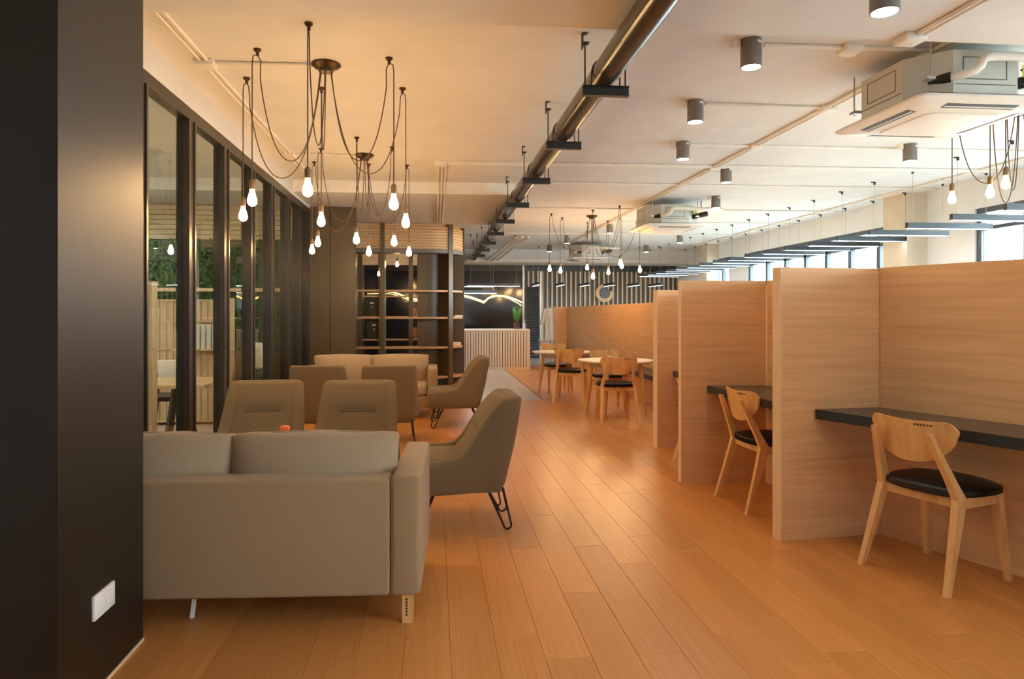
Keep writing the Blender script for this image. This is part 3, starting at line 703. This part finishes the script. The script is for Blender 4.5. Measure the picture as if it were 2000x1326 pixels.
for k, (y, lab) in enumerate(((9.2, 'thin white conduit across the ceiling in front of the smaller cassette'), (11.4, 'thin white conduit across the ceiling through the distant chandelier'), (13.0, 'thin white conduit across the ceiling beyond the distant chandelier'), (15.0, 'thin white conduit across the ceiling before the farthest cassette'))):
    conduit('ceiling_conduit', [[(1.3, y, zc), (7.2, y-.05, zc)]], lab)
conduit('ceiling_conduit', [[(6.75, 5.0, zc), (6.75, 19.5, zc)], [(6.80, 5.0, zc), (6.80, 19.5, zc)]], 'white conduit pair along the ceiling beside the windows', [(6.77, 8.6, zc-.01), (6.77, 11.2, zc-.01), (6.77, 14, zc-.01)], .014)
conduit('ceiling_conduit', [[(1.9+.14*k, 15.6, zc-.02), (1.85+.14*k, 15.9, zc-.06), (1.75+.14*k, 16.2, zc-.10), (1.70+.14*k, 16.9, zc-.14), (1.45+.14*k, 18.9, zc-.32)] for k in range(3)], 'three bent white pipes under the ceiling beside the black pipe end', [], .03)
tag(obj('ceiling_trunking', MB().bb(.9, 7.0, 18.80, 18.895, 2.75, 2.82), 'conduit'), 'long white trunking above the slat wall', 'trunking')

# ---------------------------------------------------------------- linear lamps
def make_bar(label, loc, rz, L_, zc_, group, lit='bar_lit'):
    t = thing('linear_lamp', label, 'pendant lamp', loc, rz, group)
    obj('housing', MB().bb(-L_/2, L_/2, -.025, .025, .004, .075), 'bar_grey', t)
    obj('diffuser', MB().bb(-L_/2+.006, L_/2-.006, -.021, .021, 0, .004), lit, t)
    for s_ in (-1, 1):
        obj('wire', MB().cyl((s_*(L_/2-.08), 0, .075), (s_*(L_/2-.08), 0, zc_), .0025, 5), 'silver', t)
        obj('ceiling_anchor', MB().bb(s_*(L_/2-.08)-.045, s_*(L_/2-.08)+.012, -.01, .01, zc_-.014, zc_).bb(s_*(L_/2-.08)-.008, s_*(L_/2-.08)+.012, -.01, .01, zc_-.04, zc_-.014), 'black_metal', t)
    return t
lb = None
for k in range(18):
    lab = 'slim dark pendant lamp in the window row, %s from the camera end' % ORD[k]
    p = (6.48, 6.58+.742*k, 2.37)
    if lb is None: lb = make_bar(lab, p, 0, 1.15, ZC-2.37, 'pendant lamps along the windows')
    else: dup(lb, lab, p)
ly = None
for k, px in enumerate((2.78, 3.45, 4.13, 4.82, 5.50, 6.12)):
    lab = 'short slanting pendant lamp before the slat wall, %s from the louvred door' % ORD[k]
    p = (px, 18.45, 2.07)
    if ly is None: ly = make_bar(lab, p, PI/2, 1.10, ZC-2.07, 'pendant lamps before the slat wall')
    else: dup(ly, lab, p, PI/2)
lr = make_bar('upper pendant lamp over the reception desk, on the door side', (1.36, 15.50, 1.93), 0, 1.20, ZC-1.93, 'pendant lamps over the reception desk', 'reception_lit')
dup(lr, 'upper pendant lamp over the reception desk, half behind the bookcase', (.80, 15.9, 1.93)); make_bar('lower pendant lamp over the reception desk', (.90, 16.3, 1.79), 0, 1.20, ZC-1.79, 'pendant lamps over the reception desk', 'reception_lit')

# ---------------------------------------------------------------- open bookcase
t = thing('open_bookcase', 'tall rounded open bookcase with wooden shelves and slatted top', 'bookcase', (-.4, 12.9, 0))
OX, OY = -.4, 12.9
def P_(x, y): return (x-OX, y-OY)
cxx, cyy, RR = -.10, 13.05, .65
path = [P_(-1.46, 12.4), P_(-.9, 12.4), P_(-.4, 12.4)]+[P_(cxx+RR*math.sin(a), cyy-RR*math.cos(a)) for a in [PI/2*k/14 for k in range(15)]]
def off(path, o_):
    r_ = []
    for i, p in enumerate(path):
        a = Vector(path[max(i-1, 0)]); b = Vector(path[min(i+1, len(path)-1)]); d = (b-a).normalized(); r_.append((p[0]+d.y*o_, p[1]-d.x*o_))
    return r_
for z in (.165, .705, 1.245, 1.735):
    obj('shelf', MB().sweep(path, [(-.34, z-.035), (0, z-.035), (0, z), (-.34, z)]), 'shelf_wood', t)
ns = 8
for k in range(ns):
    z0 = 2.475+.052*k
    pr = [(-.05, z0), (-.022, z0), (-.004, z0+.006), (.010, z0+.026), (-.004, z0+.046), (-.022, z0+.0515), (-.05, z0+.0515)]
    obj('slat', MB().sweep(path, pr, True), 'slat_wood', t)
obj('cornice_backing', MB().sweep(path, [(-.10, 2.42), (-.05, 2.42), (-.05, 2.935), (-.10, 2.935)]), 'slat_wood', t)
obj('lower_trim', MB().sweep(path, [(-.34, 2.405), (.012, 2.405), (.012, 2.472), (-.34, 2.472)]), 'lamp_grey', t)
for x, w, d_ in ((-1.43, .045, .36), (-.915, .075, .36)):
    obj('post', MB().bb(x-w/2-OX, x+w/2-OX, 12.375-OY, 12.40+d_-OY, 0, 2.935), 'dark_paint', t)
a = math.radians(38); pc = Vector(P_(cxx+RR*math.sin(a), cyy-RR*math.cos(a))); dirn = Vector((math.sin(a), -math.cos(a), 0)); 
obj('post', MB().bar(Vector((pc.x, pc.y, 0))-dirn*.15, Vector((pc.x, pc.y, 0))+dirn*.02, .1, .0).v and MB().prism([tuple((pc+Vector((dirn.x*u+dirn.y*-w_, dirn.y*u+dirn.x*w_)))) for u, w_ in ((-.33, -.05), (.025, -.05), (.025, .05), (-.33, .05))], 0, 2.935), 'dark_paint', t)
obj('end_panel', MB().bb(.20-OX, .585-OX, 13.05-OY, 13.10-OY, 0, 2.935), 'dark_paint', t)
bp = [P_(-.30, 12.68), P_(-.2, 12.68)]+[P_(cxx+.37*math.sin(a), cyy-.37*math.cos(a)) for a in [PI/2*k/10 for k in range(11)]]
obj('back_panel', MB().sweep(bp, [(-.03, 0), (0, 0), (0, 2.41), (-.03, 2.41)], True), 'dark_paint', t, 'dark curved back board')
obj('plinth', MB().sweep(path, [(-.33, 0), (-.02, 0), (-.02, .125), (-.33, .125)]), 'black_metal', t)
# second half of the round enclosure behind it
t2 = thing('open_bookcase', 'second open bookcase seen through the front one, lit warm at its top', 'bookcase', (-.7, 16.5, 0))
for z in (.165, .705, 1.245, 1.735): obj('shelf', MB().bb(-1.25, .45, -.15, .15, z-.035, z), 'shelf_wood', t2)
for k in range(9): obj('slat', MB().bb(-1.25, .45, -.16, -.12, 2.475+.052*k, 2.475+.052*k+.049), 'slat_wood', t2)
obj('cornice_backing', MB().bb(-1.25, .45, -.12, -.08, 2.46, 2.94), 'slat_wood', t2)
for x in (-1.03, -.55, .16, .42): obj('post', MB().bb(x-.05, x+.05, -.17, .15, 0, 2.94), 'dark_paint', t2)
tag(obj('storage_box', MB().rbox((0, 0, .20), (.36, .24, .40), .01, 2), 'green_box', loc=(-1.46, 16.5, 1.246)), 'dark green box on the middle shelf of the second bookcase', 'box', 'boxes in the second bookcase')
tag(obj('storage_box', MB().rbox((0, 0, .21), (.36, .24, .42), .01, 2), 'green_box', loc=(-1.41, 16.5, .706)), 'dark green box on the low shelf of the second bookcase', 'box', 'boxes in the second bookcase')
for b, z in ((bpy.data.objects['storage_box'], .31), (bpy.data.objects['storage_box.001'], .33)):
    obj('label_plate', MB().box((0, -.122, z), (.08, .004, .035)), 'paper', b); obj('pull_hole', MB().cyl((0, -.121, z-.10), (0, -.125, z-.10), .022, 12), 'silver', b)
for x, z, h, lab in ((-.42, 1.246, .22, 'red and tan patterned box on the middle shelf of the second bookcase'), (-.44, .706, .26, 'red and tan patterned box on the low shelf of the second bookcase')):
    o = thing('gift_box', lab, 'box', (x, 16.48, z), 0, 'patterned boxes')
    obj('body', MB().bb(-.12, .12, -.1, .1, 0, h), 'red_box', o); obj('lid', MB().bb(-.126, .126, -.106, .106, h, h+.02), 'pot_brown', o)
o = thing('basket', 'small tan basket on the bottom shelf of the second bookcase', 'basket', (-.40, 16.48, .166))
obj('bowl', MB().lathe([(0, 0), (.10, 0), (.14, .10), (.12, .18), (.11, .18), (.10, .02), (0, .02)], 18), 'shelf_wood', o); obj('rim', MB().lathe([(.105, .175), (.125, .175), (.125, .195), (.105, .195), (.105, .175)], 18), 'pot_brown', o)
for x, y, z, n, lab in ((.44, 12.88, 1.246, 3, 'thin stack of white papers on the upper end shelf of the bookcase'), (.40, 12.80, .706, 7, 'stack of pinkish booklets on the lower end shelf of the bookcase')):
    o = thing('paper_stack', lab, 'papers', (x, y, z), .5, 'papers on the bookcase')
    for k in range(n): obj('booklet', MB().box((.004*(k % 2), .003*(k % 3), .005+k*.0095), (.17, .14, .009), Matrix.Rotation(.06*(k % 3-1), 3, 'Z')), 'paper', o)
for x, y, z, lit, lab in ((-1.17, 14.3, 2.14, 'bulb_dim', 'dim bare bulb hanging inside the bookcase enclosure'), (-.79, 14.3, 2.34, 'bulb_lit', 'bright bare bulb hanging inside the bookcase enclosure')):
    o = thing('pendant_bulb', lab, 'pendant lamp', (x, y, 0), 0, 'bulbs inside the bookcase enclosure')
    pendant_drop(o, (0, 0), z, (1, 0), None, lit)

# ---------------------------------------------------------------- reception
t = thing('reception_desk', 'reception desk faced with pale vertical slats', 'desk', (1.05, 16.2, 0))
obj('body', MB().bb(-1.2, 1.17, -.28, .35, .03, .90), 'black_metal', t); obj('top', MB().bb(-1.22, 1.20, -.32, .38, .90, .94), 'pale_slat', t)
obj('base_board', MB().bb(-1.2, 1.17, -.30, .35, 0, .05), 'pale_slat', t); obj('end_board', MB().bb(1.17, 1.20, -.32, .38, 0, .90), 'pale_slat', t)
x = -1.18
while x < 1.15: obj('slat', MB().bb(x, x+.046, -.315, -.28, .05, .90), 'pale_slat', t); x += .0622
t = thing('potted_plant', 'green potted plant on the reception desk', 'plant', (1.98, 16.2, .94))
obj('pot', MB().lathe([(0, 0), (.06, 0), (.085, .16), (.075, .16), (.06, .05), (0, .05)], 18), 'pot_brown', t)
rp = random.Random(5); st = MB(); lf = MB()
for k in range(26):
    a = rp.random()*2*PI; l = .22+.22*rp.random(); sp = .05+.13*rp.random()
    tip = Vector((math.cos(a)*sp, math.sin(a)*sp, .14+l)); b0 = Vector((0, 0, .06))
    st.tube([b0, b0.lerp(tip, .5)+Vector((0, 0, .05)), tip], .004, 4)
    for q in range(9):
        p = b0.lerp(tip, .35+.65*q/8); g = rp.random()*2*PI; d = Vector((math.cos(g), math.sin(g), .3*rp.random()))*.055; s_ = Vector((-d.y, d.x, .2*d.x))*.30
        lf.add([p, p+d*.5+s_, p+d, p+d*.5-s_], [(0, 1, 2, 3)])
obj('stem', st, 'plant_leaf', t); o = obj('foliage', lf, 'plant_leaf', t); o['kind'] = 'stuff'
t = thing('dispenser_bottle', 'pale hand gel bottle beside the plant on the reception desk', 'bottle', (2.14, 16.1, .94))
obj('body', MB().lathe([(0, 0), (.035, 0), (.037, .02), (.037, .12), (.018, .15), (.016, .165), (0, .165)], 16), 'blue_white', t); obj('pump', MB().cyl((0, 0, .165), (0, 0, .21), .008, 8).box((.018, 0, .212), (.05, .014, .012)), 'white_plastic', t)
# glowing wave on the black wall
t = thing('wave_light', 'golden wave-shaped light strip on the glossy black wall', 'light strip', (0, YB-.07, 0))
def wave(pts, dy, r_):
    out = []
    for i in range(len(pts)-1):
        p0, p1, p2, p3 = [Vector(pts[max(0, min(len(pts)-1, i+j))]) for j in (-1, 0, 1, 2)]
        for k in range(8):
            u = k/8; v = .5*((2*p1)+(p2-p0)*u+(2*p0-5*p1+4*p2-p3)*u*u+(3*p1-p0-3*p2+p3)*u**3); out.append((v.x, dy, v.y))
    out.append((pts[-1][0], dy, pts[-1][1])); return MB().tube(out, r_, 6)
L1 = [(-1.9, 1.95), (-1.2, 1.93), (-.5, 1.72), (.2, 1.86), (.9, 1.83), (1.48, 1.65)]
R1 = [(1.48, 1.65), (1.62, 1.77), (1.87, 1.83), (2.2, 1.79), (2.58, 1.64)]
obj('strip', wave(L1, 0, .020), 'strip_lit', t); obj('strip', wave(R1, 0, .022), 'strip_lit', t)
obj('strip', wave([(a, b-.035-.03*abs(a-1.0)*.4) for a, b in L1], 0, .006), 'strip_lit', t); obj('strip', wave([(a, b-.14*max(0, a-1.9)) for a, b in R1], 0, .009), 'strip_lit', t)
# emblem
t = thing('wall_emblem', 'round open wooden emblem with a grey mirror centre on the slat wall', 'emblem', (5.06, YB-.075, 1.92))
ring = []
for k in range(31):
    g = math.radians(75+300*k/30); ring.append((.27*math.cos(g), .27*math.sin(g)))
inn = [(.165*math.cos(math.radians(375-300*k/30)), .165*math.sin(math.radians(375-300*k/30))) for k in range(31)]
mb = MB(); n = 31; vs = [(a, -.02, b) for a, b in ring]+[(a, -.02, b) for a, b in inn[::-1]]+[(a, .02, b) for a, b in ring]+[(a, .02, b) for a, b in inn[::-1]]
fs = []
for k in range(n-1): fs += [(k, k+1, n+k+1, n+k), (2*n+k, 3*n+k, 3*n+k+1, 2*n+k+1), (k, 2*n+k, 2*n+k+1, k+1), (n+k, n+k+1, 3*n+k+1, 3*n+k)]
fs += [(0, n, 3*n, 2*n), (n-1, 3*n-1, 4*n-1, 2*n-1)]
obj('ring', mb.add(vs, fs), 'slat_wood', t)
hexa = [(.155*math.cos(PI/8+k*PI/4), .155*math.sin(PI/8+k*PI/4)) for k in range(8)]
obj('mirror', MB().add([(a, -.012, b) for a, b in hexa]+[(a, .012, b) for a, b in hexa], [tuple(range(8)), tuple(range(8, 16))]+[(k, (k+1) % 8, (k+1) % 8+8, k+8) for k in range(8)]), 'desk_top', t)
# white shirt and white side table by the end of the long screen
t = thing('hanging_shirt', 'white short-sleeved shirt hanging at the end of the long screen', 'shirt', (3.10, 17.85, 0))
def drape(p): p.y += .015*math.sin(p.x*40+p.z*3); p.x *= 1+.10*(-p.z); return p
obj('body', MB().rbox((0, 0, 1.02), (.36, .10, .86), .04, 3, None, drape, 7), 'cloth_white', t)
obj('sleeve', MB().rbox((-.20, 0, 1.22), (.13, .09, .44), .035, 3, Matrix.Rotation(math.radians(14), 3, 'Y'), drape, 5), 'cloth_white', t); obj('sleeve', MB().rbox((.20, 0, 1.22), (.13, .09, .44), .035, 3, Matrix.Rotation(math.radians(-14), 3, 'Y'), drape, 5), 'cloth_white', t)
obj('hanger', MB().tube([(-.16, 0, 1.43), (0, 0, 1.47), (.16, 0, 1.43)], .008, 6).tube([(0, 0, 1.47), (0, 0, 1.53), (.03, 0, 1.55), (.03, 0, 1.52)], .004, 6), 'silver', t); obj('stand', MB().cyl((0, .06, 0), (0, .06, 1.50), .012, 8).cyl((0, .06, 0), (0, .06, .02), .16, 20).tube([(0, .06, 1.5), (0, 0, 1.535)], .006, 6), 'silver', t)
t = thing('side_stand', 'small white stand with pale blue top beside the hanging shirt', 'stand', (2.84, 17.4, 0))
obj('top', MB().bb(-.15, .15, -.15, .15, .60, .63), 'blue_white', t); obj('box', MB().bb(-.11, .13, -.12, .12, .48, .60), 'white_plastic', t); obj('leg', MB().bb(-.02, .02, -.02, .02, .02, .48), 'white_plastic', t); obj('base', MB().bb(-.12, .12, -.12, .12, 0, .02), 'white_plastic', t)

# ---------------------------------------------------------------- wall socket on the pillar
t = thing('wall_socket', 'white double socket plate low on the dark near pillar', 'socket', (-1.153, 2.495, .30))
obj('plate', MB().rbox((.006, 0, 0), (.012, .15, .085), .004, 2), 'white_plastic', t)
for s_ in (-1, 1): obj('module', MB().rbox((.0135, s_*.030, 0), (.005, .052, .055), .002, 2), 'paper', t)

# ---------------------------------------------------------------- room behind the glass
t = thing('hedge_wall', 'green leafy hedge wall behind the glass partition', 'hedge', (-3.9, 10.3, 0))
obj('planter', MB().bb(-1.95, 1.85, -.12, .18, 0, .75), 'dark_paint', t); obj('backing', MB().bb(-1.95, 1.85, 0, .1, .75, 2.35), 'leaf', t)
rh = random.Random(9); lf = MB()
for k in range(5200):
    p = Vector((-1.95+3.8*rh.random(), -.03-.12*rh.random(), .75+1.62*rh.random())); g = rh.random()*2*PI
    d = Vector((math.cos(g)*.05, -.03+.05*rh.random(), math.sin(g)*.05)); s_ = Vector((-d.z, .02*rh.random(), d.x))*.45
    lf.add([p, p+d*.5+s_, p+d, p+d*.5-s_], [(0, 1, 2, 3)])
o = obj('foliage', lf, 'leaf', t); o['kind'] = 'stuff'
obj('rail', MB().bb(-1.95, 1.85, -.26, -.22, 1.62, 1.67), 'screen_wood', t)
t = thing('slatted_cupboard', 'pale slatted wooden cupboard behind the glass partition', 'cupboard', (-3.55, 8.5, 0))
x = -1.9
while x < 1.05: obj('slat', MB().bb(x, x+.062, -.18, -.165, .05, 1.47), 'screen_wood', t); x += .078
obj('backing', MB().bb(-1.9, 1.05, -.165, -.15, .05, 1.47), 'paper', t)
for z in (.05, .46, .90, 1.22, 1.47): obj('shelf', MB().bb(-1.92, 1.07, -.20, .20, z-.02, z), 'screen_wood', t)
obj('side_panel', MB().bb(1.07, 1.10, -.16, .20, 0, 1.49), 'screen_wood', t); obj('side_panel', MB().bb(-1.95, -1.92, -.16, .20, 0, 1.49), 'screen_wood', t)
obj('binder_ledge', MB().bb(.6, 1.07, -.46, -.20, .88, .90), 'screen_wood', t)
for k in range(5):
    tag(obj('binder', MB().rbox((0, 0, .14), (.045, .20, .28), .004, 2), 'paper', loc=(-2.75+k*.062, 8.17, .901)), 'white binder behind the glass, %s from the near end of its row' % ORD[k], 'binder', 'white binders behind the glass')
t = thing('wooden_post_screen', 'tall pale wooden screen end just inside the glass partition', 'screen', (-2.19, 5.50, 0))
obj('post', MB().bb(-.04, .04, -.05, .05, 0, 1.53), 'screen_wood', t)
obj('foot', MB().bb(-.05, .05, -.22, .22, 0, .03), 'screen_wood', t); obj('cap', MB().bb(-.045, .045, -.055, .055, 1.53, 1.55), 'laminate_edge', t)
t = thing('office_table', 'pale wooden table with dark trestle legs behind the glass partition', 'table', (-2.85, 6.75, 0))
obj('tabletop', MB().bb(-1.0, .80, -.42, .42, .63, .66), 'screen_wood', t)
for x in (-.8, .42):
    obj('leg', MB().bar((x, -.30, 0), (x+.02, -.1, .63), .05, .05), 'black_metal', t); obj('leg', MB().bar((x, .30, 0), (x+.02, .1, .63), .05, .05), 'black_metal', t)
def office_chair(label, loc, rz):
    t = thing('office_chair', label, 'chair', loc, rz, 'dark chairs behind the glass')
    obj('seat', MB().rbox((0, 0, .44), (.44, .44, .05), .02, 3), 'black_metal', t); obj('backrest', MB().rbox((0, .21, .66), (.40, .03, .30), .012, 3), 'pale_slat', t)
    for sx in (-1, 1):
        for sy in (-1, 1): obj('leg', MB().bar((sx*.22, sy*.22, 0), (sx*.15, sy*.15, .43), .025, .025), 'black_metal', t)
        obj('back_post', MB().bar((sx*.17, .19, .44), (sx*.17, .22, .78), .022, .022), 'black_metal', t)
    return t
oc = office_chair('dark-legged chair behind the glass at the far side of the table', (-2.75, 7.35, 0), 0)
dup(oc, 'dark-legged chair behind the glass at the near side of the table', (-2.6, 5.85, 0), 2.9)
t = thing('low_bench', 'low wooden bench just behind the glass partition', 'bench', (-2.75, 4.95, 0))
obj('top', MB().bb(-.5, .38, -.18, .18, .30, .33), 'screen_wood', t)
for x in (-.42, .30): obj('leg', MB().bb(x-.02, x+.02, -.15, .15, 0, .30), 'screen_wood', t)
t = thing('waste_stool', 'dark stool carrying a white pillow behind the glass', 'stool', (-2.22, 8.75, 0))
obj('seat', MB().rbox((0, 0, .56), (.34, .34, .08), .02, 3), 'slate_wall', t)
for sx in (-1, 1):
    for sy in (-1, 1): obj('leg', MB().bar((sx*.14, sy*.14, 0), (sx*.12, sy*.12, .53), .03, .03), 'black_metal', t)
tag(obj('pillow', MB().rbox((0, 0, .17), (.30, .26, .34), .09, 4), 'cloth_white', loc=(-2.22, 8.75, .60)), 'white pillow standing on the dark stool behind the glass', 'pillow')
bi = make_bar('long fill lamp added in the room behind the glass, over the table', (-4.6, 6.3, 2.75), PI/2, 1.6, ZC-2.75, 'added fill lamps behind the glass', 'office_fill_lit')  # out-of-view fill lamps added to brighten the room behind the glass
dup(bi, 'long fill lamp added in the room behind the glass, by the hedge', (-4.6, 8.9, 2.75), PI/2); dup(bi, 'long fill lamp added in the room behind the glass, over the low bench', (-4.6, 4.1, 2.75), PI/2)
proto2 = dup(proto, 'dark grey cylinder ceiling lamp in the room behind the glass', (-3.6, 5.2, 3.1)); dup(proto, 'dark grey cylinder fill lamp added behind the glass, by the hedge', (-3.6, 8.4, 3.1))  # two more unseen lamps added as fill for the glazed room
